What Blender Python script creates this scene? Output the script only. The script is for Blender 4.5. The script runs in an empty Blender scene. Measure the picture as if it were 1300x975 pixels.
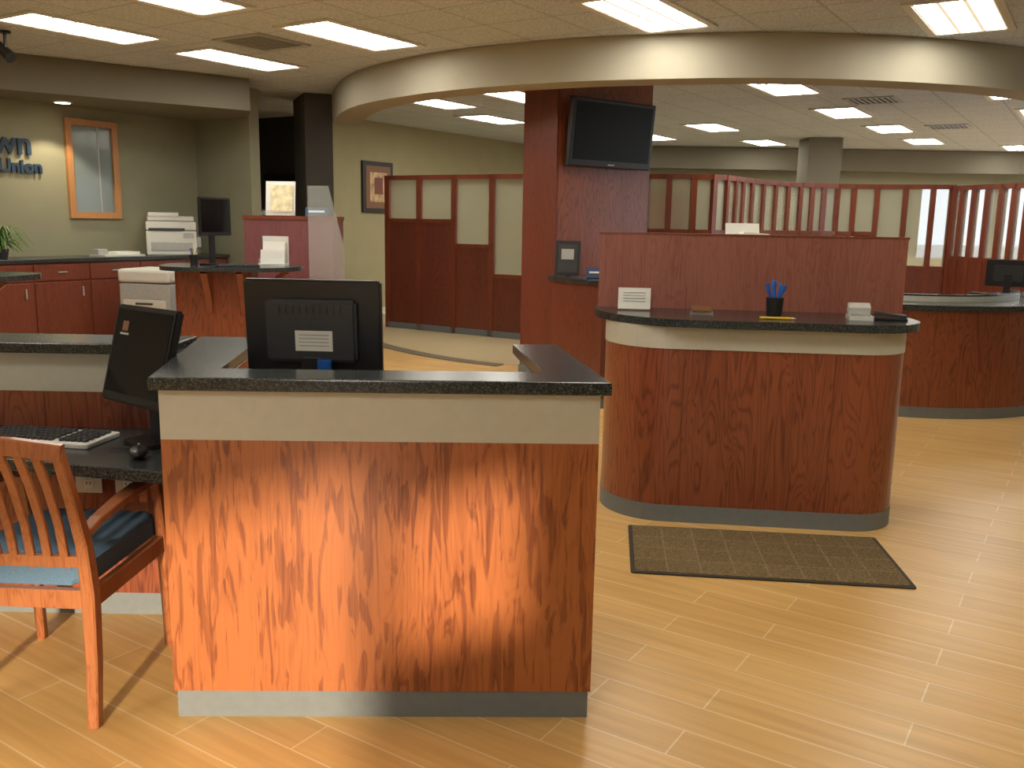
import bpy, bmesh, math, random
from mathutils import Matrix, Vector
random.seed(4)
TH=math.radians(33)
AX=Vector((math.sin(TH),math.cos(TH),0)); BX=Vector((math.cos(TH),-math.sin(TH),0))
scene=bpy.context.scene
scene.view_settings.view_transform='Standard'
scene.view_settings.look='None'
scene.view_settings.exposure=0.0

# ---------------------------------------------------------------- materials
def newmat(name):
    m=bpy.data.materials.new(name); m.use_nodes=True
    nt=m.node_tree; b=nt.nodes["Principled BSDF"]
    return m,nt,b
def N(nt,t,**k):
    n=nt.nodes.new(t)
    for a,v in k.items(): setattr(n,a,v)
    return n
def plain(name,col,rough=.6,metal=0,noise=.06,scale=30,spec=None,bump=0):
    m,nt,b=newmat(name)
    tc=N(nt,'ShaderNodeTexCoord'); n=N(nt,'ShaderNodeTexNoise'); n.inputs['Scale'].default_value=scale; n.inputs['Detail'].default_value=3
    nt.links.new(tc.outputs['Object'],n.inputs['Vector'])
    r=N(nt,'ShaderNodeValToRGB')
    r.color_ramp.elements[0].position=.3; r.color_ramp.elements[1].position=.7
    r.color_ramp.elements[0].color=[c*(1-noise) for c in col]+[1]
    r.color_ramp.elements[1].color=[min(1,c*(1+noise)) for c in col]+[1]
    nt.links.new(n.outputs['Fac'],r.inputs['Fac']); nt.links.new(r.outputs['Color'],b.inputs['Base Color'])
    b.inputs['Roughness'].default_value=rough; b.inputs['Metallic'].default_value=metal
    if spec is not None: b.inputs['Specular IOR Level'].default_value=spec
    return m
def emis(name,col,s):
    m,nt,b=newmat(name); b.inputs['Base Color'].default_value=(*col,1)
    b.inputs['Emission Color'].default_value=(*col,1); b.inputs['Emission Strength'].default_value=s
    return m
def wood(name,light,dark,rough=.32,flecky=1.0,sc=1.0,flame=0.0):
    m,nt,b=newmat(name)
    tc=N(nt,'ShaderNodeTexCoord')
    def mapped(a,c):
        mp=N(nt,'ShaderNodeMapping'); mp.inputs['Scale'].default_value=(a*sc,a*sc,c*sc)
        nt.links.new(tc.outputs['Object'],mp.inputs['Vector']); return mp
    def noise(a,c,det,dist=0,ro=.5):
        n=N(nt,'ShaderNodeTexNoise'); n.inputs['Scale'].default_value=1.0; n.inputs['Detail'].default_value=det; n.inputs['Distortion'].default_value=dist; n.inputs['Roughness'].default_value=ro
        nt.links.new(mapped(a,c).outputs[0],n.inputs['Vector']); return n
    def mul(src,v):
        x=N(nt,'ShaderNodeMath',operation='MULTIPLY'); x.inputs[1].default_value=v; nt.links.new(src,x.inputs[0]); return x.outputs[0]
    def add(p,q):
        x=N(nt,'ShaderNodeMath',operation='ADD'); nt.links.new(p,x.inputs[0]); nt.links.new(q,x.inputs[1]); return x.outputs[0]
    n1=noise(9,1.1,2.2,.8,.45)
    fr=N(nt,'ShaderNodeMath',operation='PINGPONG'); fr.inputs[1].default_value=.5
    nt.links.new(mul(n1.outputs['Fac'],14),fr.inputs[0])
    r1=N(nt,'ShaderNodeValToRGB'); e=r1.color_ramp.elements
    e[0].position=.02; e[0].color=(0,0,0,1); e[1].position=.26; e[1].color=(1,1,1,1)
    nt.links.new(fr.outputs[0],r1.inputs['Fac'])
    n4=noise(31,3.7,3,1.1,.5)
    r4=N(nt,'ShaderNodeValToRGB'); e=r4.color_ramp.elements
    e[0].position=.41; e[0].color=(0,0,0,1); e[1].position=.47; e[1].color=(1,1,1,1)
    nt.links.new(n4.outputs['Fac'],r4.inputs['Fac'])
    n2=noise(150,4,3); n3=noise(3,.6,2)
    g=add(mul(r1.outputs['Color'],.30*flecky*(1-.6*flame)),mul(r4.outputs['Color'],.34*flame))
    s2=add(add(g,mul(n2.outputs['Fac'],.55)),mul(n3.outputs['Fac'],.5))
    r2=N(nt,'ShaderNodeValToRGB'); e=r2.color_ramp.elements
    top=.30*flecky*(1-.6*flame)+.34*flame
    e[0].position=.42; e[0].color=(*dark,1); e[1].position=.56+top; e[1].color=(*light,1)
    nt.links.new(s2,r2.inputs['Fac']); nt.links.new(r2.outputs['Color'],b.inputs['Base Color'])
    b.inputs['Roughness'].default_value=rough
    b.inputs['Coat Weight'].default_value=.15; b.inputs['Coat Roughness'].default_value=.25
    return m
CHF=wood('cherry_oak_flame_veneer',(.40,.125,.038),(.15,.034,.012),flame=1.0)
CH=wood('cherry_oak_veneer',(.27,.073,.031),(.125,.028,.014))
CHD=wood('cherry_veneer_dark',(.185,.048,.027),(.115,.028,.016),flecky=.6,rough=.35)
CHP=wood('cherry_panel_pinkish',(.31,.110,.078),(.22,.067,.046),flecky=.45,rough=.35,sc=1.2)
CHV=wood('cherry_panel_plum',(.22,.078,.082),(.16,.050,.054),flecky=.4,rough=.35,sc=1.2)
CHT=wood('cherry_trim',(.22,.055,.026),(.14,.032,.015),flecky=.4,rough=.3,sc=1.5)
CHAIRW=wood('chair_cherry_wood',(.36,.13,.05),(.23,.065,.024),flecky=.5,rough=.3,sc=2)
MAPLE=wood('maple_frame_wood',(.50,.24,.085),(.38,.165,.055),flecky=.3,rough=.4)
BAND=plain('beige_laminate_band',(.52,.51,.43),.5,noise=.03)
KICK=plain('grey_rubber_kick',(.165,.185,.195),.6,noise=.05)
BLACK=plain('black_plastic',(.012,.012,.014),.35,noise=.1)
SCREEN=plain('black_glass_screen',(.006,.006,.008),.08,noise=.02)
TVSCR=plain('television_screen',(.006,.006,.007),.35,noise=.02,spec=.2)
DGREY=plain('dark_grey_plastic',(.035,.036,.04),.45)
WHITE=plain('white_plastic',(.62,.62,.58),.45,noise=.02)
PAPER=plain('paper',(.76,.75,.70),.8,noise=.02)
GREYM=plain('light_grey_metal',(.38,.39,.38),.45)
BLUE=plain('blue_plastic',(.012,.12,.50),.4)
NAVY=plain('navy_sign_face',(.02,.05,.14),.4)
YEL=plain('yellow_pencil_paint',(.75,.50,.05),.4)
BRASS=plain('bronze_placard',(.20,.09,.04),.4)
LETTER=plain('dark_blue_letter',(.02,.045,.085),.4)
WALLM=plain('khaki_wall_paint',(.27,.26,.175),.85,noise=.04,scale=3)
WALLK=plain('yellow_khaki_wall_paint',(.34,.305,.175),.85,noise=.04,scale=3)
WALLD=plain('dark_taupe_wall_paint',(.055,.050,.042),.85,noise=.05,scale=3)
SOFF=plain('soffit_paint',(.38,.35,.27),.85,noise=.03,scale=3)
BULK=plain('bulkhead_paint',(.17,.155,.115),.85,noise=.03,scale=3)
FRAMEB=plain('black_frame',(.02,.015,.012),.4)
GREEN=plain('leaf_green',(.10,.20,.04),.5,noise=.3)
CONC=plain('pavement',(.45,.44,.42),.9)
ALU=plain('aluminium_window_frame',(.30,.29,.27),.4,metal=.6)

def granite():
    m,nt,b=newmat('dark_speckled_granite')
    tc=N(nt,'ShaderNodeTexCoord')
    v=N(nt,'ShaderNodeTexVoronoi'); v.inputs['Scale'].default_value=300
    n=N(nt,'ShaderNodeTexNoise'); n.inputs['Scale'].default_value=170; n.inputs['Detail'].default_value=4
    nt.links.new(tc.outputs['Object'],v.inputs['Vector']); nt.links.new(tc.outputs['Object'],n.inputs['Vector'])
    mx=N(nt,'ShaderNodeMix',data_type='FLOAT'); mx.inputs[0].default_value=.6
    sp=N(nt,'ShaderNodeSeparateColor'); nt.links.new(v.outputs['Color'],sp.inputs[0])
    nt.links.new(sp.outputs[0],mx.inputs[2]); nt.links.new(n.outputs['Fac'],mx.inputs[3])
    r=N(nt,'ShaderNodeValToRGB'); e=r.color_ramp.elements
    e[0].position=.40; e[0].color=(.013,.016,.017,1); e[1].position=.76; e[1].color=(.11,.12,.12,1)
    k=e.new(.56); k.color=(.032,.038,.04,1)
    nt.links.new(mx.outputs[0],r.inputs['Fac']); nt.links.new(r.outputs['Color'],b.inputs['Base Color'])
    b.inputs['Roughness'].default_value=.2
    return m
GRAN=granite()

def floor_mat():
    m,nt,b=newmat('wood_plank_tile_floor')
    tc=N(nt,'ShaderNodeTexCoord'); mp=N(nt,'ShaderNodeMapping'); mp.vector_type='POINT'
    mp.inputs['Rotation'].default_value=(0,0,TH)
    nt.links.new(tc.outputs['Object'],mp.inputs['Vector'])
    br=N(nt,'ShaderNodeTexBrick'); br.offset=.37; br.inputs['Scale'].default_value=1
    br.inputs['Brick Width'].default_value=.92; br.inputs['Row Height'].default_value=.152
    br.inputs['Mortar Size'].default_value=.003; br.inputs['Mortar Smooth'].default_value=.2; br.inputs['Bias'].default_value=0
    br.inputs['Color1'].default_value=(.68,.415,.150,1); br.inputs['Color2'].default_value=(.74,.465,.175,1); br.inputs['Mortar'].default_value=(.82,.64,.38,1)
    nt.links.new(mp.outputs[0],br.inputs['Vector'])
    m2=N(nt,'ShaderNodeMapping'); m2.inputs['Scale'].default_value=(1.6,28,1); nt.links.new(mp.outputs[0],m2.inputs['Vector'])
    n=N(nt,'ShaderNodeTexNoise'); n.inputs['Scale'].default_value=1; n.inputs['Detail'].default_value=4; n.inputs['Distortion'].default_value=.4
    nt.links.new(m2.outputs[0],n.inputs['Vector'])
    r=N(nt,'ShaderNodeValToRGB'); e=r.color_ramp.elements; e[0].position=.3; e[0].color=(.87,.83,.77,1); e[1].position=.7; e[1].color=(1.05,1.05,1.05,1)
    nt.links.new(n.outputs['Fac'],r.inputs['Fac'])
    mx=N(nt,'ShaderNodeMix',data_type='RGBA',blend_type='MULTIPLY'); mx.inputs[0].default_value=1
    nt.links.new(br.outputs['Color'],mx.inputs[6]); nt.links.new(r.outputs['Color'],mx.inputs[7]); nt.links.new(mx.outputs[2],b.inputs['Base Color'])
    b.inputs['Roughness'].default_value=.34
    return m
def ceil_mat():
    m,nt,b=newmat('acoustic_tile_ceiling')
    tc=N(nt,'ShaderNodeTexCoord'); mp=N(nt,'ShaderNodeMapping'); mp.inputs['Rotation'].default_value=(0,0,TH)
    nt.links.new(tc.outputs['Object'],mp.inputs['Vector'])
    br=N(nt,'ShaderNodeTexBrick'); br.offset=0; br.inputs['Scale'].default_value=1
    br.inputs['Brick Width'].default_value=.61; br.inputs['Row Height'].default_value=.61; br.inputs['Mortar Size'].default_value=.012; br.inputs['Mortar Smooth'].default_value=.3
    br.inputs['Color1'].default_value=(.62,.68,.76,1); br.inputs['Color2'].default_value=(.59,.65,.73,1); br.inputs['Mortar'].default_value=(.44,.48,.54,1)
    nt.links.new(mp.outputs[0],br.inputs['Vector'])
    n=N(nt,'ShaderNodeTexNoise'); n.inputs['Scale'].default_value=55; n.inputs['Detail'].default_value=4
    nt.links.new(tc.outputs['Object'],n.inputs['Vector'])
    r=N(nt,'ShaderNodeValToRGB'); e=r.color_ramp.elements; e[0].position=.35; e[0].color=(.68,.68,.68,1); e[1].position=.6; e[1].color=(1,1,1,1)
    nt.links.new(n.outputs['Fac'],r.inputs['Fac'])
    mx=N(nt,'ShaderNodeMix',data_type='RGBA',blend_type='MULTIPLY'); mx.inputs[0].default_value=1
    nt.links.new(br.outputs['Color'],mx.inputs[6]); nt.links.new(r.outputs['Color'],mx.inputs[7]); nt.links.new(mx.outputs[2],b.inputs['Base Color'])
    b.inputs['Roughness'].default_value=.95
    return m
def lens_mat():
    m,nt,b=newmat('troffer_louver_lens')
    tc=N(nt,'ShaderNodeTexCoord')
    br=N(nt,'ShaderNodeTexBrick'); br.offset=0; br.inputs['Scale'].default_value=1
    br.inputs['Brick Width'].default_value=.187; br.inputs['Row Height'].default_value=.167; br.inputs['Mortar Size'].default_value=.017; br.inputs['Mortar Smooth'].default_value=.3
    br.inputs['Color1'].default_value=(1,.95,.84,1); br.inputs['Color2'].default_value=(1,.94,.82,1); br.inputs['Mortar'].default_value=(.034,.028,.019,1)
    mp=N(nt,'ShaderNodeMapping'); mp.inputs['Location'].default_value=(0,.0835,0)
    nt.links.new(tc.outputs['Object'],mp.inputs['Vector']); nt.links.new(mp.outputs[0],br.inputs['Vector'])
    nt.links.new(br.outputs['Color'],b.inputs['Emission Color']); b.inputs['Emission Strength'].default_value=21
    b.inputs['Base Color'].default_value=(.5,.48,.42,1)
    return m
def glass(name,col=(.75,.85,.8),alpha=.25,rough=.05):
    m,nt,b=newmat(name); b.inputs['Base Color'].default_value=(*col,1); b.inputs['Alpha'].default_value=alpha; b.inputs['Roughness'].default_value=rough
    return m
def fabric(name,c1,c2,sc=160):
    m,nt,b=newmat(name); tc=N(nt,'ShaderNodeTexCoord'); v=N(nt,'ShaderNodeTexVoronoi'); v.inputs['Scale'].default_value=sc
    nt.links.new(tc.outputs['Object'],v.inputs['Vector']); r=N(nt,'ShaderNodeValToRGB'); e=r.color_ramp.elements
    e[0].color=(*c1,1); e[1].color=(*c2,1); e[1].position=.8
    nt.links.new(v.outputs['Distance'],r.inputs['Fac']); nt.links.new(r.outputs['Color'],b.inputs['Base Color']); b.inputs['Roughness'].default_value=.95
    return m
def mat_mat():
    m,nt,b=newmat('woven_floor_mat'); tc=N(nt,'ShaderNodeTexCoord')
    br=N(nt,'ShaderNodeTexBrick'); br.offset=0; br.inputs['Scale'].default_value=1
    br.inputs['Brick Width'].default_value=.15; br.inputs['Row Height'].default_value=.15; br.inputs['Mortar Size'].default_value=.006; br.inputs['Mortar Smooth'].default_value=1
    br.inputs['Color1'].default_value=(.18,.125,.062,1); br.inputs['Color2'].default_value=(.20,.143,.073,1); br.inputs['Mortar'].default_value=(.27,.20,.11,1)
    nt.links.new(tc.outputs['Object'],br.inputs['Vector'])
    n=N(nt,'ShaderNodeTexNoise'); n.inputs['Scale'].default_value=170; nt.links.new(tc.outputs['Object'],n.inputs['Vector'])
    r=N(nt,'ShaderNodeValToRGB'); e=r.color_ramp.elements; e[0].position=.4; e[0].color=(.62,.62,.62,1); e[1].position=.6; e[1].color=(1.3,1.3,1.3,1)
    nt.links.new(n.outputs['Fac'],r.inputs['Fac'])
    mx=N(nt,'ShaderNodeMix',data_type='RGBA',blend_type='MULTIPLY'); mx.inputs[0].default_value=1
    nt.links.new(br.outputs['Color'],mx.inputs[6]); nt.links.new(r.outputs['Color'],mx.inputs[7]); nt.links.new(mx.outputs[2],b.inputs['Base Color'])
    b.inputs['Roughness'].default_value=.95
    b.inputs['Specular IOR Level'].default_value=.15
    return m
FLOOR=floor_mat(); CEIL=ceil_mat(); LENS=lens_mat()
PGLASS=glass('frosted_partition_glass',(.55,.55,.43),.42,.25)
CGLASS=glass('clear_glass',(.8,.88,.85),.14,.03)
WGLASS=glass('dark_interior_window_glass',(.20,.24,.23),.9,.1)
BLUEF=fabric('blue_seat_fabric',(.075,.15,.25),(.12,.21,.32),260)
CARPET=fabric('beige_carpet',(.38,.29,.16),(.46,.36,.21),90)
CARPB=fabric('dark_carpet_border',(.12,.10,.07),(.17,.14,.10),90)
MATM=mat_mat(); MATB=plain('mat_rubber_border',(.05,.04,.028),.8)
PRT1=plain('brochure_print',(.75,.66,.42),.6,noise=.25,scale=14); PRT2=plain('picture_print',(.55,.38,.2),.6,noise=.5,scale=9)

# ---------------------------------------------------------------- mesh builder
class Ob:
    def __init__(s,name,loc=(0,0,0),rz=0,M=None):
        s.name=name; s.bm=bmesh.new(); s.mats=[]
        s.M=M if M is not None else Matrix.Translation(loc)@Matrix.Rotation(rz,4,'Z')
    def mi(s,m):
        if m not in s.mats: s.mats.append(m)
        return s.mats.index(m)
    def _merge(s,b,mat,M=None,smooth=False,bevel=0,seg=2):
        if bevel: bmesh.ops.bevel(b,geom=b.edges[:],offset=bevel,segments=seg,profile=.5,affect='EDGES')
        if M is not None: b.transform(M)
        bmesh.ops.recalc_face_normals(b,faces=b.faces)
        i=s.mi(mat)
        for f in b.faces: f.material_index=i; f.smooth=smooth
        me=bpy.data.meshes.new('tmp'); b.to_mesh(me); b.free(); s.bm.from_mesh(me); bpy.data.meshes.remove(me)
    def box(s,c,d,mat,rz=0,rx=0,ry=0,bevel=0,seg=2):
        b=bmesh.new(); bmesh.ops.create_cube(b,size=1); bmesh.ops.scale(b,vec=d,verts=b.verts)
        M=Matrix.Translation(c)@Matrix.Rotation(rz,4,'Z')@Matrix.Rotation(ry,4,'Y')@Matrix.Rotation(rx,4,'X')
        s._merge(b,mat,M,bevel=bevel,seg=seg); return s
    def prism(s,pts,z0,z1,mat,bevel=0,smooth=False,M=None):
        b=bmesh.new(); lo=[b.verts.new((p[0],p[1],z0)) for p in pts]; hi=[b.verts.new((p[0],p[1],z1)) for p in pts]
        n=len(pts); b.faces.new(lo[::-1]); b.faces.new(hi)
        for i in range(n):
            f=b.faces.new((lo[i],lo[(i+1)%n],hi[(i+1)%n],hi[i]))
        if bevel:
            ed=[e for e in b.edges if abs(e.verts[0].co.z-e.verts[1].co.z)<1e-6]
            bmesh.ops.bevel(b,geom=ed,offset=bevel,segments=2,profile=.5,affect='EDGES')
        s._merge(b,mat,M); return s
    def strip(s,pts,t,z0,z1,mat,side=1):
        P=[Vector((p[0],p[1])) for p in pts]; off=[]
        for i,p in enumerate(P):
            d=(P[min(i+1,len(P)-1)]-P[max(i-1,0)]).normalized(); off.append(p+Vector((-d.y,d.x))*t*side)
        b=bmesh.new(); n=len(P)
        g=[[b.verts.new((q.x,q.y,z)) for q in arr] for arr,z in((P,z0),(P,z1),(off,z1),(off,z0))]
        for i in range(n-1):
            for k in range(4): b.faces.new((g[k][i],g[k][i+1],g[(k+1)%4][i+1],g[(k+1)%4][i]))
        b.faces.new([g[k][0] for k in range(4)]); b.faces.new([g[k][-1] for k in range(4)][::-1])
        s._merge(b,mat); return s
    def cyl(s,p0,p1,r0,r1,mat,seg=20,smooth=True):
        p0=Vector(p0);p1=Vector(p1); b=bmesh.new(); L=(p1-p0).length
        bmesh.ops.create_cone(b,cap_ends=True,segments=seg,radius1=r0,radius2=r1,depth=L)
        q=(p1-p0).to_track_quat('Z','Y').to_matrix().to_4x4()
        s._merge(b,mat,Matrix.Translation((p0+p1)/2)@q)
        return s
    def sweep(s,path,w,h,mat,up=(0,0,1)):
        P=[Vector(p) for p in path]; n=len(P); b=bmesh.new(); rings=[]
        up=Vector(up)
        for i,p in enumerate(P):
            d=(P[min(i+1,n-1)]-P[max(i-1,0)]).normalized(); sx=d.cross(up).normalized(); sy=sx.cross(d).normalized()
            ww=(w[i] if isinstance(w,(list,tuple)) else w)/2; hh=(h[i] if isinstance(h,(list,tuple)) else h)/2; c=.28*min(ww,hh)
            ring=[]
            for (a,bb) in((-ww,-hh+c),(-ww+c,-hh),(ww-c,-hh),(ww,-hh+c),(ww,hh-c),(ww-c,hh),(-ww+c,hh),(-ww,hh-c)):
                ring.append(b.verts.new(p+sx*a+sy*bb))
            rings.append(ring)
        for i in range(n-1):
            for k in range(8): b.faces.new((rings[i][k],rings[i][(k+1)%8],rings[i+1][(k+1)%8],rings[i+1][k]))
        b.faces.new(rings[0][::-1]); b.faces.new(rings[-1])
        s._merge(b,mat); return s
    def ball(s,c,d,mat,seg=16):
        b=bmesh.new(); bmesh.ops.create_uvsphere(b,u_segments=seg,v_segments=seg//2+2,radius=.5); bmesh.ops.scale(b,vec=d,verts=b.verts)
        s._merge(b,mat,Matrix.Translation(c),smooth=True); return s
    def done(s):
        me=bpy.data.meshes.new(s.name); s.bm.to_mesh(me); s.bm.free()
        for m in s.mats: me.materials.append(m)
        o=bpy.data.objects.new(s.name,me); scene.collection.objects.link(o); o.matrix_world=s.M; return o
def rounded(x0,y0,x1,y1,rs,n=8):
    out=[]
    for (cx,cy,r,a0) in((x0,y0,rs[0],180),(x1,y0,rs[1],270),(x1,y1,rs[2],0),(x0,y1,rs[3],90)):
        if r<=0: out.append((cx,cy)); continue
        ox=cx+(r if cx==x0 else -r); oy=cy+(r if cy==y0 else -r)
        for k in range(n+1):
            a=math.radians(a0+90*k/n); out.append((ox+r*math.cos(a),oy+r*math.sin(a)))
    return out
def inset(pts,d):
    n=len(pts); out=[]
    ar=sum(pts[i][0]*pts[(i+1)%n][1]-pts[(i+1)%n][0]*pts[i][1] for i in range(n)); sg=1 if ar>0 else -1
    for i in range(n):
        p=Vector(pts[i]); a=(p-Vector(pts[i-1])).normalized(); b=(Vector(pts[(i+1)%n])-p).normalized()
        na=Vector((-a.y,a.x))*sg; nb=Vector((-b.y,b.x))*sg; m=(na+nb)
        m=m/(max(.3,m.dot(na))); out.append(tuple(p+m*d))
    return out
def wallseg(name,a,b,t,z0,z1,mat,side=1,holes=()):
    a=Vector((a[0],a[1],0)); b=Vector((b[0],b[1],0)); d=(b-a); L=d.length; ang=math.atan2(d.y,d.x)
    o=Ob(name,a,ang); x=0
    def seg(x0,x1,za,zb):
        if x1>x0 and zb>za: o.box(((x0+x1)/2,side*t/2,(za+zb)/2),(x1-x0,t,zb-za),mat)
    for (h0,h1,hz0,hz1) in holes:
        seg(x,h0,z0,z1); seg(h0,h1,z0,hz0); seg(h0,h1,hz1,z1); x=h1
    seg(x,L,z0,z1); return o.done()

HC=3.05
# ---------------------------------------------------------------- room shell
R0=Vector((1.4,0)); A2=Vector(AX[:2]); B2=Vector(BX[:2])
def Rp(t): return R0+A2*t
RN=Rp(-10.73); RF=Rp(22.29)
outline=[(-8,-9),tuple(RN),tuple(RF),(.35,18.7),(-2.84,13.8),(-4.6,14.95),(-5.3,13.6),(-4.05,11.7),(-8,5.62)]
Ob('floor').prism(outline,-.06,0,FLOOR).done()
Ob('ceiling').prism(outline,HC,HC+.06,CEIL).done()
Ob('ground').box((0,10,-.12),(160,160,.05),CONC).done()
bw=[(7.9+1.75*i,9.45+1.75*i,.9,2.42) for i in range(3)]
wallseg('wall_back',(.35,18.7),RF,.15,0,HC,WALLM,1,holes=bw)
for i,(h0,h1,z0,z1) in enumerate(bw):
    o=Ob('window_%d'%(i+7),(.35,18.7,0))
    for x in(h0+.02,(h0+h1)/2,h1-.02): o.box((x,.05,(z0+z1)/2),(.04,.05,z1-z0-.09),ALU)
    for z in(z0+.02,z1-.02): o.box(((h0+h1)/2,.05,z),(h1-h0,.05,.04),ALU)
    o.done()
wallseg('wall_khaki',(-2.84,13.8),(.35,18.7),.15,0,HC,WALLK,1)
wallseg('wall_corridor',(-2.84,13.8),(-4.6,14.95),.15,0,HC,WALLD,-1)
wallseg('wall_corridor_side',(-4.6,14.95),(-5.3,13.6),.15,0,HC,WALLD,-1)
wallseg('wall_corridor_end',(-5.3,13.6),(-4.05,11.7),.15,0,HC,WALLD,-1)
WC=Vector((-4.05,11.7)); WL=Vector((-8,5.62))
wallseg('wall_left',WL,WC,.15,0,HC,WALLM,1)
wallseg('wall_left_return',WC,WC+B2*1.0,.15,0,HC,WALLM,1)
wallseg('wall_left_near',(-8,-9),(-8,5.62),.15,0,HC,WALLM,1)
wallseg('wall_near',(-8,-9),RN,.15,0,HC,WALLM,-1)
ANG=math.atan2(AX.y,AX.x)
def rightwall():
    o=Ob('wall_right',(R0.x,R0.y,0),ANG)
    def seg(t0,t1,z0,z1): o.box(((t0+t1)/2,-.06,(z0+z1)/2),(t1-t0,.12,z1-z0),WALLM)
    wins=[(-7.0,-3.40,.45,1.84),(-3.40,-2.50,1.15,1.70),(9.0,11.2,.5,2.5),(11.6,13.8,.5,2.5),(14.2,16.4,.5,2.5),(16.8,19,.5,2.5),(19.4,21.8,.5,2.5)]  # first two openings are unseen, stepped and sized to shape the sun patch
    t=-10.73
    for i,(a,b,z0,z1) in enumerate(wins):
        seg(t,a,0,HC); seg(a,b,0,z0); seg(a,b,z1,HC); t=b
    seg(t,22.3,0,HC); o.done()
    for i,(a,b,z0,z1) in enumerate(wins):
        w=Ob('window_%d'%(i+1 if i<6 else 10),(R0.x,R0.y,0),ANG)
        for zz in(z0+.02,z1-.02): w.box(((a+b)/2,-.06,zz),(b-a,.06,.04),ALU)
        for tt in([a+.02] if i==0 else [b-.02] if i==1 else [a+.02,(a+b)/2,b-.02]): w.box((tt,-.06,(z0+z1)/2),(.04,.06,z1-z0-.081),ALU)
        w.done()
rightwall()
wallseg('baseboard_khaki',(-2.84,13.8),(.35,18.7),.02,0,.1,WHITE,-1)
wallseg('baseboard_back',(.5,18.68),(13,18.68),.02,0,.1,KICK,-1)
e1=WC+B2*1.0
pl=[WL+B2*.01,WC+B2*.01-A2*.01,e1-A2*.01,Vector((-2.98,10.42)),Vector((-5.1,8.87)),WL+B2*.62]
Ob('trim_1').prism([tuple(p) for p in pl],2.70,HC-.005,BULK).done()
o=Ob('recessed_downlight',(-4.80,9.85,2.683)); o.cyl((0,0,0),(0,0,.015),.10,.10,WHITE,24); o.cyl((0,0,-.002),(0,0,.0),.075,.075,emis('downlight_lamp',(1,.85,.6),12),24); o.done()
def smooth(P,n=8):
    out=[]
    P=[Vector(p) for p in P]
    for i in range(len(P)-1):
        p0=P[max(i-1,0)];p1=P[i];p2=P[i+1];p3=P[min(i+2,len(P)-1)]
        for k in range(n):
            t=k/n; out.append(.5*((2*p1)+(-p0+p2)*t+(2*p0-5*p1+4*p2-p3)*t*t+(-p0+3*p1-3*p2+p3)*t**3))
    out.append(P[-1]); return out
SP=smooth([(-2.3,11.6),(-1.95,10.4),(-1.5,9.5),(-.7,8.6),(.28,7.97),(1.2,7.65),(2.15,7.5),(3.2,7.6),(4.26,7.95),(5.5,8.75),(6.6,9.9)])
Ob('soffit_curved').strip(SP,.35,2.70,HC-.004,SOFF,1).done()
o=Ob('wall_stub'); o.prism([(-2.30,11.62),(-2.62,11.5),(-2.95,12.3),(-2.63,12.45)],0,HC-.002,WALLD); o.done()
cp=[tuple(p+Vector((.0,1.5))) for p in SP]
Ob('carpet').prism([(-2.2,13.1)]+[c for c in cp[4:]]+[(7.6,18.6),(.4,18.6),(-2.2,14.5)],.001,.007,CARPET).done()
Ob('carpet_border').strip([p+Vector((0,1.46)) for p in SP[4:30]],.16,.001,.008,CARPB,-1).done()

# ---------------------------------------------------------------- ceiling fixtures
def troffer(x,y,nm='ceiling_troffer_light'):
    o=Ob(nm,(x,y,HC),ANG)
    o.box((0,0,-.006),(1.12,.50,.008),LENS)
    for sy in(-1,1): o.box((0,sy*.278,-.008),(1.22,.055,.016),WHITE)
    for sx in(-1,1): o.box((sx*.585,0,-.008),(.05,.50,.016),WHITE)
    o.done()
for p in [(.95,6.95),(3.2,6.86),(-1.39,7.95),(-2.72,9.22),(-3.62,7.85),(-2.5,6.6),
          (.3,3.4),(2.7,2.9),(-2.2,3.2),(-3.9,4.6),(-.8,.2),(-3.6,.2),(-2.2,-3.2),(-5.5,-2),(-6,2.5),(-4.5,-6),  # out-of-view troffers over and behind the camera, added as fill light
          (2.95,10.4),(4.4,12.55),(3.1,14.7),(-1.05,12.25),(5.8,14.45),(7.2,16.4),(5.5,10.4),(2.4,16.5),(-.35,14.1),(.1,11.6),(8.2,14.2),(6.9,12.2),(4.6,17.2),(9.4,17.3),(.9,13.3)]:
    troffer(*p)
def vent(x,y):
    o=Ob('ceiling_air_vent',(x,y,HC),ANG)
    for s,(cx,cy,w,h) in enumerate(((0,.27,.6,.05),(0,-.27,.6,.05),(.275,0,.05,.5),(-.275,0,.05,.5))): o.box((cx,cy,-.006),(w,h,.012),GREYM)
    for k in range(7): o.box((0,-.2+k*.066,-.007),(.5,.02,.01),GREYM,rx=.4)
    o.box((0,0,-.002),(.5,.5,.003),DGREY); o.done()
for p in [(-2.25,8.3),(4.3,11.3),(6.5,14.0)]: vent(*p)
o=Ob('ceiling_spotlight',(-4.35,8.0,HC)); o.cyl((0,0,-.14),(0,0,-.001),.012,.012,BLACK); o.cyl((.05,-.02,-.22),(-.09,.05,-.10),.05,.035,BLACK); o.cyl((0,0,-.02),(0,0,-.002),.05,.05,BLACK); o.done()

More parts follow.
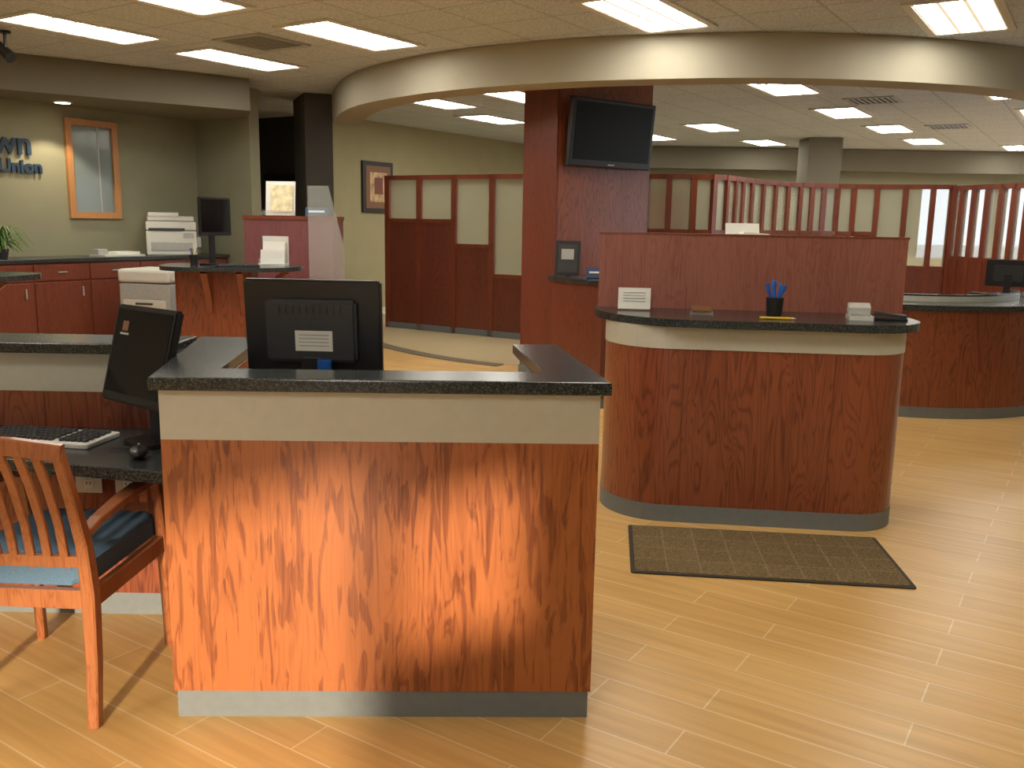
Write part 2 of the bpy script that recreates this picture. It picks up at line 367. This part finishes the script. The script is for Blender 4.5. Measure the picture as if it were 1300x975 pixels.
# ---------------------------------------------------------------- front pod
def pod():
    o=Ob('service_counter')
    def panel(p,w,zk=.09):
        o.prism(p,zk,.89,w); o.prism(p,.89,1.04,BAND)
    front=[(-1.03,2.565),(.262,2.60),(.25,2.665),(-1.015,2.63)]
    left=[(-1.03,2.57),(-.96,2.64),(-1.08,3.36),(-1.17,3.36)]
    right=[(.262,2.605),(.14,3.36),(.07,3.36),(.185,2.65)]
    panel(front,CHF); panel(right,CH); panel(left,CH)
    for p in(front,right,left): o.prism(inset(p,.006) ,0,.09,KICK)
    U=[(-1.05,2.54),(.292,2.575),(.165,3.40),(0.0,3.38),(.105,2.74),(-.90,2.705),(-.95,3.26),(-.95,3.45),(-1.21,3.45)]
    o.prism(U,1.04,1.08,GRAN,bevel=.006)
    o.prism([(-.955,2.645),(.18,2.675),(.06,3.3),(-1.07,3.3)],.71,.75,GRAN)
    o.done()
pod()
def deskL():
    o=Ob('granite_workstation_desk')
    X0=-3.3
    o.box(((X0-1.19)/2,3.33,.4875),(-1.19-X0,.08,.795),CH)
    o.box(((X0-1.19)/2,3.33,.962),(-1.19-X0,.08,.155),BAND)
    o.box(((X0-1.19)/2,3.335,.045),(-1.19-X0,.08,.09),KICK)
    o.box(((X0-1.222)/2,3.325,1.06),(-1.222-X0,.25,.04),GRAN,bevel=.005)
    o.prism([(-1.085,2.70),(-1.165,3.288),(X0,3.288),(X0,3.05),(-2.4,3.0)],.71,.75,GRAN,bevel=.005)
    for x in(-1.75,-2.35): o.box((x,3.289,.49),(.006,.003,.79),CHD)
    o.box((-3.27,3.15,.4),(.04,.26,.62),CH)
    o.done()
    for x in(-1.60,-1.45):
        p=Ob('wall_outlet',(x,3.287,.56)); p.box((0,-.003,0),(.10,.006,.13),WHITE,bevel=.002)
        for dz in(-.03,.03):
            p.box((0,-.007,dz),(.035,.003,.035),PAPER)
            for dx in(-.007,.007): p.box((dx,-.009,dz+.004),(.003,.002,.010),DGREY)
        p.done()
deskL()

# ---------------------------------------------------------------- chair
def chair():
    o=Ob('wooden_armchair',(-1.485,2.815,0),math.radians(-3))
    W=.24
    for sx in(-1,1):
        x=sx*W
        o.sweep([(x+sx*.01,-.30,0),(x,-.262,.2),(x,-.255,.42),(x,-.275,.58),(x,-.325,.74),(x,-.375,.885)],[.034,.038,.042,.036,.032,.03],[.036,.042,.05,.042,.036,.03],CHAIRW,up=(0,1,0))
        o.sweep([(x,.255,0),(x,.245,.25),(x,.235,.42),(x,.22,.55),(x,.205,.635)],[.03,.034,.038,.032,.03],[.03,.034,.038,.032,.03],CHAIRW,up=(0,1,0))
        o.sweep([(x,-.285,.60),(x+sx*.004,-.20,.627),(x+sx*.012,-.05,.650),(x+sx*.016,.10,.658),(x+sx*.012,.24,.652),(x+sx*.004,.29,.638)],[.03,.04,.050,.054,.052,.04],[.024,.024,.024,.024,.024,.02],CHAIRW)
        o.box((x,-.01,.395),(.026,.47,.06),CHAIRW,bevel=.003)
    o.box((0,.238,.395),(2*W-.03,.026,.06),CHAIRW,bevel=.003); o.box((0,-.255,.395),(2*W-.03,.026,.06),CHAIRW,bevel=.003)
    o.sweep([(-W-.012,-.375,.88),(-W*.5,-.395,.90),(0,-.40,.905),(W*.5,-.395,.90),(W+.012,-.375,.88)],.032,.05,CHAIRW,up=(0,0,1))
    o.box((0,-.270,.52),(2*W-.03,.024,.035),CHAIRW,bevel=.003)
    for k in range(8):
        x=-.18+k*.36/7
        o.sweep([(x,-.270,.50),(x,-.295,.64),(x,-.338,.77),(x,-.392,.89)],.026,.012,CHAIRW,up=(0,1,0))
    c=rounded(-W+.022,-.232,W-.022,.28,(.03,.05,.05,.03))
    o.prism(c,.425,.492,BLUEF,bevel=.02)
    o.done()
chair()

# ---------------------------------------------------------------- second counter
def counter2():
    M=Matrix.Translation((1.23,4.44,0))@Matrix.Rotation(math.radians(-6.5),4,'Z')
    o=Ob('curved_teller_counter',M=M)
    base=rounded(-.765,0.03,.77,.75,(.34,.26,0,0),14)
    o.prism(base,.09,.915,CH); o.prism(inset(base,-.004),.915,1.03,BAND); o.prism(inset(base,-.004),0,.09,KICK)
    top=rounded(-.835,-.03,.83,.82,(.55,.31,0,0.12),14)
    o.prism(top,1.03,1.07,GRAN,bevel=.006)
    for x in(-.36,.38): o.box((x,.029,.5),(.005,.003,.82),CHD)
    o.box((0.01,.60,1.275),(1.66,.05,.41),CHP); o.box((0.01,.60,1.482),(1.67,.056,.012),CHT)
    o.done()
    def at(x,y,z=1.071): return M@Vector((x,y,z))
    r=math.radians(-6.5)
    p=Ob('counter_sign',at(-.62,.40),r); p.box((0,0,.064),(.175,.006,.115),PAPER,rx=-.15); p.box((0,.02,.004),(.16,.06,.006),CGLASS)
    for z in(.095,.08,.065,.05): p.box((0,-.0045-(z-.064)*-.15,z),(.12,.002,.004),GREYM,rx=-.15)
    p.done()
    p=Ob('card_holder',at(-.27,.26),r); p.box((0,0,.008),(.12,.08,.014),CGLASS); p.box((0,0,.026),(.10,.05,.018),BRASS,rx=.5); p.done()
    p=Ob('pen_cup',at(.10,.24),r)
    p.cyl((0,0,0),(0,0,.10),.038,.045,BLACK,24)
    for k in range(7):
        a=k*.9; p.cyl((.015*math.cos(a),.015*math.sin(a),.08),(.045*math.cos(a),.035*math.sin(a),.145+.012*(k%3)),.005,.005,BLUE,8); p.cyl((.042*math.cos(a),.033*math.sin(a),.135+.012*(k%3)),(.05*math.cos(a),.04*math.sin(a),.165+.012*(k%3)),.008,.006,BLUE,8)
    p.done()
    p=Ob('pencil',at(.10,.12,1.077),r); p.cyl((-.09,0,0),(.07,.0,0),.006,.006,YEL,6); p.cyl((.07,0,0),(.09,0,0),.006,.001,PAPER,6); p.done()
    p=Ob('desk_calculator',at(.53,.24),r-.1); p.prism(rounded(-.06,-.075,.06,.075,(.01,)*4,3),0,.022,WHITE); p.box((0,.04,.050),(.11,.055,.05),WHITE,rx=.4,bevel=.006)
    for i in range(4):
        for j in range(3): p.box((-.036+i*.024,-.058+j*.024,.025),(.016,.015,.008),GREYM)
    p.done()
    p=Ob('stapler',at(.68,.24),r-.2); p.box((0,0,.006),(.17,.05,.012),BLACK,bevel=.003); p.box((0,0,.028),(.16,.035,.018),DGREY,ry=.1,bevel=.004); p.done()
counter2()
o=Ob('entry_floor_mat',(1.19,4.05,.001),math.radians(-6)); o.prism(rounded(-.615,-.32,.615,.32,(.015,)*4,3),0,.006,MATB); o.prism(rounded(-.595,-.30,.595,.30,(.01,)*4,3),0,.010,MATM); o.done()
o=Ob('filing_cabinet',(1.80,7.1,0)); o.box((0,0,.64),(.46,.50,1.28),GREYM,bevel=.006)
for k in range(4): o.box((0,-.253,.17+k*.31),(.42,.012,.28),GREYM,bevel=.003); o.box((0,-.265,.23+k*.31),(.12,.012,.015),DGREY)
o.done()
o=Ob('desktop_printer',(1.80,7.08,1.281)); o.box((0,0,.09),(.38,.34,.18),WHITE,bevel=.012); o.box((-.02,.05,.21),(.26,.02,.12),PAPER,rx=-.3); o.box((0,-.16,.08),(.26,.05,.02),GREYM); o.box((.05,-.02,.19),(.2,.2,.02),PAPER,ry=.08); o.done()

# ---------------------------------------------------------------- far right teller counter
def counter3():
    cx,cy=3.62,8.68
    o=Ob('curved_teller_counter')
    for r0,t,z0,z1,m in((1.46,.10,.09,.885,CH),(1.465,.11,0,.09,KICK),(1.50,.62,.885,.93,GRAN)):
        P=[(cx+r0*math.cos(math.radians(a)),cy+r0*math.sin(math.radians(a))) for a in range(190,372,6)]; o.strip(P,t,z0,z1,m,1)
    for a in(225,262,300,335):
        P=[(cx+1.462*math.cos(math.radians(a+d)),cy+1.462*math.sin(math.radians(a+d))) for d in(-.12,.12)]
        o.strip(P,.01,.09,.885,CHD,1)
    P=[(cx+1.10*math.cos(math.radians(a)),cy+1.10*math.sin(math.radians(a))) for a in range(250,350,6)]
    o.strip(P,.04,.93,.975,BAND,1); o.strip(P,.06,.975,.99,GRAN,1)
    o.done()
counter3()

# ---------------------------------------------------------------- column with TV
def column():
    a=math.atan2(.6,.8)
    M=Matrix.Translation((.38,8.6,.0))@Matrix.Rotation(a,4,'Z')
    o=Ob('wood_clad_column',M=M)
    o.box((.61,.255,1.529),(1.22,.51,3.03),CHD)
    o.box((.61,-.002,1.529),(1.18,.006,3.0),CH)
    o.box((.61,.255,.059),(1.24,.53,.1),KICK)
    o.done()
    t=Ob('wall_mounted_television',M=M@Matrix.Translation((.56,-.13,2.36))@Matrix.Rotation(math.radians(5),4,'X'))
    t.box((0,0,0),(1.06,.06,.62),BLACK,bevel=.012); t.box((0,-.031,.015),(.97,.004,.52),TVSCR); t.box((0,.05,0),(.7,.05,.4),DGREY,bevel=.01)
    t.box((0,.085,0),(.1,.05,.10),DGREY); t.box((0,-.032,-.28),(.08,.003,.012),GREYM); t.done()
    p=Ob('podium_ledge'); pts=[(.30,7.98),(.72,7.32),(1.10,7.58),(.72,8.25)]
    p.prism(inset(pts,.03),.09,1.03,CHD); p.prism(inset(pts,.04),0,.09,KICK); p.prism(pts,1.03,1.07,GRAN,bevel=.005); p.done()
    q=Ob('framed_award_plaque',(.47,7.92,1.072),-.25); q.box((0,0,.155),(.22,.02,.30),BLACK,rx=-.12,bevel=.003); q.box((0,-.013,.155),(.17,.003,.24),DGREY,rx=-.12); q.box((0,-.019,.19),(.11,.003,.09),GREYM,rx=-.12); q.box((0,-.008,.09),(.12,.003,.03),BRASS,rx=-.12); q.box((0,.03,.02),(.03,.08,.04),BLACK); q.done()
    q=Ob('counter_sign',(.70,7.68,1.071),-.1); q.box((0,0,.045),(.17,.01,.085),NAVY,rx=-.2); q.box((0,-.008,.05),(.12,.003,.015),PAPER,rx=-.2); q.box((0,.02,.004),(.15,.05,.008),BLACK); q.done()
column()

# ---------------------------------------------------------------- glazed partitions (stand on the carpet)
ZP=.009
def partition(name,pts,zt,pane_bottoms,w=.05,zb=1.45,lower=CHD):
    o=Ob(name)
    P=[Vector(p) for p in pts]
    for i in range(len(P)-1):
        a=P[i];b=P[i+1]; d=b-a; L=d.length; ang=math.atan2(d.y,d.x); mid=(a+b)/2
        zb_=pane_bottoms[i] if pane_bottoms else zb
        o.box((mid.x,mid.y,zt-.03),(L,w,.06),CHT,rz=ang)
        o.box((mid.x,mid.y,zb_/2+.045),(L,w*.7,zb_-.09),lower,rz=ang)
        o.box((mid.x,mid.y,zb_),(L,w,.05),CHT,rz=ang)
        o.box((mid.x,mid.y,(ZP+.09)/2),(L,w,.09-ZP),KICK,rz=ang)
        o.box((mid.x,mid.y,(zb_+zt)/2-.01),(L-.04,.008,zt-zb_-.06),PGLASS,rz=ang)
        o.box((a.x,a.y,(zt+ZP)/2),(w,w,zt-ZP),CHT,rz=ang)
    b=P[-1]; o.box((b.x,b.y,(zt+ZP)/2),(w,w,zt-ZP),CHT); o.done()
S=Vector((-1.84,12.91)); d=Vector((1.99,-1.21))
partition('stepped_glass_partition',[S+d*t for t in(.03,.27,.52,.78,1.02)],2.13,[1.52,1.52,1.2,.82],w=.08)
partition('stepped_glass_partition',[S+d*t for t in(1.02,1.28,1.54)],2.13,[.82,.82],w=.08)
CP=smooth([(1.4,11.1),(2.35,10.9),(3.0,11.7),(3.9,12.6),(4.7,12.75),(5.9,12.4)],4)
partition('curved_glass_partition',CP,2.12,[1.45]*17+[1.0]*3,w=.07)
partition('curved_glass_partition',smooth([(5.9,12.3),(6.1,11.5),(6.45,10.9),(7.2,10.7)],4),2.10,None,w=.07,zb=1.15)
o=Ob('structural_column',(5.35,16.3,0)); o.box((0,0,1.529),(.58,.58,3.03),BULK); o.done()
Ob('trim_2').box((6.4,18.45,2.83),(11.8,.4,.42),BULK).done()
o=Ob('door_1',(2.9,18.66,0)); o.box((0,0,1.05),(.95,.05,2.1),CHD); o.box((.38,-.04,1.0),(.04,.05,.12),GREYM); o.box((-.5,-.01,1.07),(.06,.07,2.15),CHT); o.box((.5,-.01,1.07),(.06,.07,2.15),CHT); o.box((0,-.01,2.14),(1.06,.07,.06),CHT); o.done()

# ---------------------------------------------------------------- left wall items
def onleft(y):
    return Vector((WL.x+(WC.x-WL.x)*(y-WL.y)/(WC.y-WL.y),y))
LA=math.atan2(WC.y-WL.y,WC.x-WL.x)
def wallM(y,z,off=.0):
    p=onleft(y); return Matrix.Translation((p.x+B2.x*off,p.y+B2.y*off,z))@Matrix.Rotation(LA,4,'Z')
o=Ob('window_interior',M=wallM(10.50,2.03,0))
for sx in(-1,1): o.box((sx*.28,-.02,0),(.07,.05,1.09),MAPLE)
for sz in(-1,1): o.box((0,-.02,sz*.51),(.49,.05,.07),MAPLE)
o.box((0,-.008,0),(.49,.01,.95),WGLASS); o.box((.08,-.014,0),(.02,.006,.95),GREYM); o.done()
def sign(txt,size,y,z,name):
    c=bpy.data.curves.new(name,'FONT'); c.body=txt; c.size=size; c.extrude=.012; c.align_x='RIGHT'; c.offset=.007
    ob=bpy.data.objects.new(name,c); scene.collection.objects.link(ob); c.materials.append(LETTER)
    p=onleft(y); ob.matrix_world=Matrix.Translation((p.x+B2.x*.02,p.y+B2.y*.02,z))@Matrix.Rotation(LA,4,'Z')@Matrix.Rotation(math.pi/2,4,'X')
    bpy.context.view_layer.update()
    dg=bpy.context.evaluated_depsgraph_get(); me=bpy.data.meshes.new_from_object(ob.evaluated_get(dg)); mw=ob.matrix_world.copy(); bpy.data.objects.remove(ob)
    mo=bpy.data.objects.new(name,me); mo.matrix_world=mw; scene.collection.objects.link(mo)
sign('Town',.34,9.92,2.15,'wall_sign_lettering'); sign('Credit Union',.19,10.0,1.96,'wall_sign_lettering')
def credenza():
    o=Ob('credenza_cabinet',(WL.x,WL.y,0),LA); L=(WC-WL).length
    x0=1.0; x1=L-.08
    o.box(((x0+x1)/2,-.31,.56),(x1-x0,.60,.94),CHD); o.box(((x0+x1)/2,-.30,.045),(x1-x0,.56,.09),KICK)
    o.box(((x0+x1)/2,-.325,1.05),(x1-x0+.03,.64,.04),GRAN,bevel=.005)
    n=10; w=(x1-x0)/n
    for k in range(n):
        xc=x0+w*(k+.5); o.box((xc,-.616,.93),(w-.02,.016,.17),CHD,bevel=.003); o.box((xc,-.616,.47),(w-.02,.016,.71),CHD,bevel=.003)
        o.box((xc,-.635,.93),(.1,.012,.012),GREYM); o.box((xc+w*.35,-.635,.72),(.012,.012,.1),GREYM)
    o.done()
    def top(y,off):
        p=onleft(y); return Vector((p.x+B2.x*off,p.y+B2.y*off,1.071))
    p=Ob('multifunction_printer',top(11.12,.36),LA-.62)
    p.box((0,0,.14),(.56,.40,.28),WHITE,bevel=.012); p.box((0,.02,.34),(.56,.36,.10),WHITE,bevel=.012); p.box((0,.02,.425),(.52,.34,.06),WHITE,bevel=.015); p.box((-.08,-.02,.47),(.34,.28,.05),WHITE,bevel=.01)
    p.box((-.05,-.202,.30),(.40,.02,.03),DGREY); p.box((0,-.204,.10),(.46,.01,.10),GREYM,bevel=.003); p.box((.19,-.205,.23),(.12,.012,.06),GREYM); p.box((.30,0,.15),(.06,.26,.12),GREYM,bevel=.008)
    p.done()
    p=Ob('paper_tray',top(10.48,.42),LA); p.box((0,0,.01),(.5,.3,.02),WHITE); p.box((.05,0,.035),(.32,.22,.03),PAPER,rz=.1); p.box((-.18,.05,.05),(.12,.10,.06),GREYM,bevel=.005); p.done()
    p=Ob('potted_fern',top(9.40,.40),0); p.cyl((0,0,0),(0,0,.10),.06,.08,DGREY,20); p.cyl((0,0,.095),(0,0,.102),.07,.07,BRASS,20)
    for k in range(70):
        a=random.random()*6.28; l=.16+random.random()*.17; h=.08+random.random()*.20
        P=[]
        for j in range(6):
            t=j/5; P.append((math.cos(a)*l*t,math.sin(a)*l*t,.10+h*math.sin(t*2.5)*1.1-.09*t))
        P=[(x,y,max(z,.01)) for x,y,z in P]
        p.sweep(P,[.006,.014,.018,.016,.012,.003],.002,GREEN)
    p.done()
credenza()
kd=(Vector((.35,18.7))-Vector((-2.84,13.8))).normalized(); kp=Vector((-2.84,13.8))+kd*1.12
o=Ob('framed_picture',M=Matrix.Translation((kp.x,kp.y,2.03))@Matrix.Rotation(math.atan2(kd.y,kd.x),4,'Z'))
o.box((0,-.02,0),(.72,.04,.80),FRAMEB,bevel=.008); o.box((0,-.042,0),(.58,.004,.66),BRASS); o.box((0,-.045,0),(.40,.004,.46),PRT2); o.box((0,-.048,.02),(.2,.003,.26),CHD); o.done()
cd=(Vector((-4.6,14.95))-Vector((-2.84,13.8))).normalized(); ca=math.atan2(-cd.y,-cd.x); cpn=Vector((-2.84,13.8))+cd*.85
o=Ob('door_2',M=Matrix.Translation((cpn.x,cpn.y,0))@Matrix.Rotation(ca,4,'Z')); o.box((0,-.03,1.1),(.92,.05,2.2),BLACK); o.box((-.5,-.03,1.12),(.08,.06,2.26),WALLD); o.box((.5,-.03,1.12),(.08,.06,2.26),WALLD); o.box((.36,-.07,1.0),(.12,.03,.02),GREYM); o.done()

# ---------------------------------------------------------------- left pods
def stand(name,cx,cy,rz):
    o=Ob(name,(cx,cy,0),rz)
    top=rounded(-.66,-.42,.66,.42,(.40,.40,.2,.2),10)
    o.prism(top,1.03,1.07,GRAN,bevel=.006)
    o.prism(rounded(-.52,-.12,.20,.30,(.05,.05,.0,.0),4),.09,1.03,CH); o.prism(rounded(-.51,-.11,.19,.29,(.05,.05,.0,.0),4),0,.09,KICK)
    for x in(-.2,.12):
        o.sweep([(x,-.12,.62),(x,-.2,.80),(x,-.30,.94),(x,-.36,1.02)],.03,.06,CHT,up=(1,0,0))
    o.sweep([(.20,.05,.65),(.30,.05,.82),(.42,.05,.95),(.52,.05,1.02)],.05,.03,CHT,up=(0,1,0))
    return o.done()
stand('standing_counter',-2.72,8.72,math.radians(8))
stand('standing_counter',-4.38,6.85,math.radians(-8))
o=Ob('tall_cabinet',(-2.36,9.75,0),math.radians(-4)); o.box((0,0,.80),(.96,.40,1.42),CHV); o.box((0,0,.045),(.92,.38,.09),KICK); o.box((0,0,1.53),(.98,.42,.04),CHT); o.done()
o=Ob('document_holder',(-2.50,9.72,1.551),-.1); o.box((0,.03,.18),(.32,.02,.36),PAPER,rx=-.12,bevel=.003); o.box((0,-.04,.03),(.34,.10,.05),CGLASS); o.box((.02,.005,.18),(.24,.004,.28),PRT1,rx=-.12); o.done()
o=Ob('counter_sign',(-2.10,9.68,1.551),-.05); o.box((0,0,.045),(.24,.012,.09),NAVY,rx=-.2); o.box((0,-.010,.05),(.17,.003,.02),PAPER,rx=-.2); o.box((0,.02,.004),(.2,.06,.008),BLACK); o.done()
o=Ob('glass_divider',(-1.98,9.42,0),math.radians(-8))
o.prism([(-.16,.9),(.22,.9),(.22,1.25),(.06,1.86),(-.16,1.86)],-.005,.005,CGLASS,M=Matrix.Rotation(math.pi/2,4,'X'))
o.box((.03,0,.475),(.40,.05,.87),CHV); o.box((.03,0,.02),(.40,.05,.04),KICK); o.done()
def monitor(name,loc,rz,w,h,zc,tilt=0,back=True,logo=False,base=.12):
    o=Ob(name,loc,rz)
    T=Matrix.Translation((0,0,zc))@Matrix.Rotation(tilt,4,'X')
    def bx(c,d,m,bev=0):
        b=bmesh.new(); bmesh.ops.create_cube(b,size=1); bmesh.ops.scale(b,vec=d,verts=b.verts)
        if bev: bmesh.ops.bevel(b,geom=b.edges[:],offset=bev,segments=2,affect='EDGES')
        o._merge(b,m,T@Matrix.Translation(c))
    bx((0,0,0),(w,.03,h),BLACK,.007); bx((0,-.0155,.008),(w-.035,.003,h-.05),SCREEN)
    bx((0,.028,.0),(w*.66,.034,h*.62),DGREY,.010)
    for k in range(10): bx((-w*.22+k*w*.049,.046,h*.22),(.004,.003,h*.08),BLACK)
    if logo: bx((-w*.28,-.018,h*.28),(.035,.002,.035),BRASS); bx((-w*.28,-.018,h*.2),(.05,.002,.008),GREYM)
    if back:
        bx((-.01,.0465,-h*.09),(.125,.003,.068),PAPER)
        for k in range(4): bx((-.01,.0485,-h*.09+.02-.012*k),(.10,.001,.003),GREYM)
        bx((.0,.044,-h*.33),(.06,.012,.025),BLACK)
        bx((-.045,.055,-h*.33),(.045,.02,.04),BLUE,.003)
        o.cyl((-.045,.06,zc-h*.38),(-.06,.075,zc-h*.8),.004,.004,BLACK,8)
        o.box((.0,.033,zc*.40),(.07,.02,zc*.78),BLACK,bevel=.004)
    else: o.box((0,.045,zc*.5),(.07,.02,zc*.95),BLACK,bevel=.004)
    o.prism(rounded(-base,-base*.6,base,base*1.1,(base*.4,)*4,5),0,.014,BLACK)
    o.done()
monitor('computer_monitor',(-.665,2.99,.751),math.radians(180-3),.46,.335,.42,tilt=math.radians(-4))
monitor('computer_monitor',(-1.270,3.04,.751),math.radians(-37),.365,.34,.31,tilt=math.radians(-15),back=False,logo=True,base=.085)
monitor('computer_monitor',(-2.88,8.75,1.071),math.radians(68),.44,.36,.46,tilt=0,back=False)
monitor('computer_monitor',(4.92,9.0,.78),math.radians(150),.40,.26,.33,back=False)
o=Ob('teller_desk',(4.95,9.0,0)); o.box((0,0,.76),(.7,.5,.035),GRAN)
for sx in(-.32,.32): o.box((sx,0,.37),(.03,.48,.74),CHD)
o.done()
def keyboard(loc,rz,w=.45,d=.16,case=WHITE,keys=DGREY):
    o=Ob('computer_keyboard',loc,rz); o.prism(rounded(-w/2,-d/2,w/2,d/2,(.012,)*4,4),0,.016,case,bevel=.003)
    for r in range(5):
        n=19
        for c in range(n):
            if c in(13,) : continue
            x=-w/2+.02+(c+.5)*(w-.04)/n; y=-d/2+.022+(r+.5)*(d-.04)/5
            o.box((x,y,.020),((w-.04)/n*.74,(d-.04)/5*.68,.012),keys,bevel=.0015,seg=1)
    o.done()
keyboard((-1.645,3.09,.751),math.radians(-9),d=.20)
keyboard((-2.6,8.5,1.071),.3,.40,.14,BLACK,DGREY)
o=Ob('computer_mouse',(-1.225,2.86,.7515),.3); o.ball((0,0,.0205),(.062,.105,.040),BLACK); o.ball((0,.03,.038),(.008,.02,.008),GREYM,8)
o.sweep([(0,.05,.012),(-.01,.09,.006),(-.06,.12,.005),(-.1,.13,.005)],.005,.004,BLACK); o.done()
o=Ob('pen_cup',(-3.05,8.62,1.071)); o.cyl((0,0,0),(0,0,.10),.035,.04,BLACK,20)
for k in range(5): a=k*1.25; o.cyl((.01*math.cos(a),.01*math.sin(a),.07),(.035*math.cos(a),.035*math.sin(a),.16),.004,.004,[BLUE,YEL,BLACK][k%3],8)
o.done()
o=Ob('brochure_rack',(-2.35,8.85,1.071),-.1); o.box((0,.06,.14),(.26,.02,.28),WHITE,bevel=.004); o.box((0,0,.01),(.26,.14,.02),WHITE); o.box((0,-.02,.08),(.24,.03,.14),PAPER,rx=-.1); o.box((0,.02,.14),(.22,.02,.18),PAPER,rx=-.1); o.box((0,-.065,.04),(.26,.006,.06),CGLASS); o.done()
o=Ob('office_copier',(-3.84,9.75,0),math.radians(-12))
o.box((0,0,.05),(.55,.50,.10),DGREY,bevel=.005); o.box((0,0,.46),(.60,.54,.72),GREYM,bevel=.015); o.box((0,0,.90),(.62,.56,.14),WHITE,bevel=.03)
o.box((0,-.275,.30),(.5,.012,.2),WHITE,bevel=.003); o.box((0,-.275,.55),(.5,.012,.2),WHITE,bevel=.003); o.box((0,-.285,.36),(.2,.012,.02),DGREY); o.box((0,-.285,.61),(.2,.012,.02),DGREY); o.done()

# ---------------------------------------------------------------- lights
def look(o,d): o.rotation_euler=Vector(d).to_track_quat('-Z','Y').to_euler()
s=bpy.data.lights.new('sun','SUN'); s.energy=6.2; s.color=(1,.82,.58); s.angle=math.radians(2.2)
so=bpy.data.objects.new('sun',s); scene.collection.objects.link(so); look(so,(0,1,-math.tan(math.radians(10.3))))
sp=bpy.data.lights.new('downlight_spot','SPOT'); sp.energy=60; sp.color=(1,.85,.6); sp.spot_size=math.radians(95); sp.shadow_soft_size=.06
spo=bpy.data.objects.new('downlight_spot',sp); spo.location=(-4.80,9.85,2.66); scene.collection.objects.link(spo)
w=bpy.data.worlds.new('world'); scene.world=w; w.use_nodes=True; bg=w.node_tree.nodes['Background']; bg.inputs[0].default_value=(.84,.92,1,1); bg.inputs[1].default_value=2.6

# ---------------------------------------------------------------- camera
p=math.radians(10.3); a=math.radians(1.0)
U=Vector((0,math.sin(p),math.cos(p))); Rr=Vector((1,0,0)); F=Vector((0,math.cos(p),-math.sin(p)))
X=Rr*math.cos(a)+U*math.sin(a); Yv=-Rr*math.sin(a)+U*math.cos(a); Zv=-F
M=Matrix((X,Yv,Zv)).transposed().to_4x4(); M.translation=(0,0,1.54)
c=bpy.data.cameras.new('camera'); c.sensor_width=36; c.lens=1140/1300*36; c.clip_start=.05
co=bpy.data.objects.new('camera',c); scene.collection.objects.link(co); co.matrix_world=M; scene.camera=co
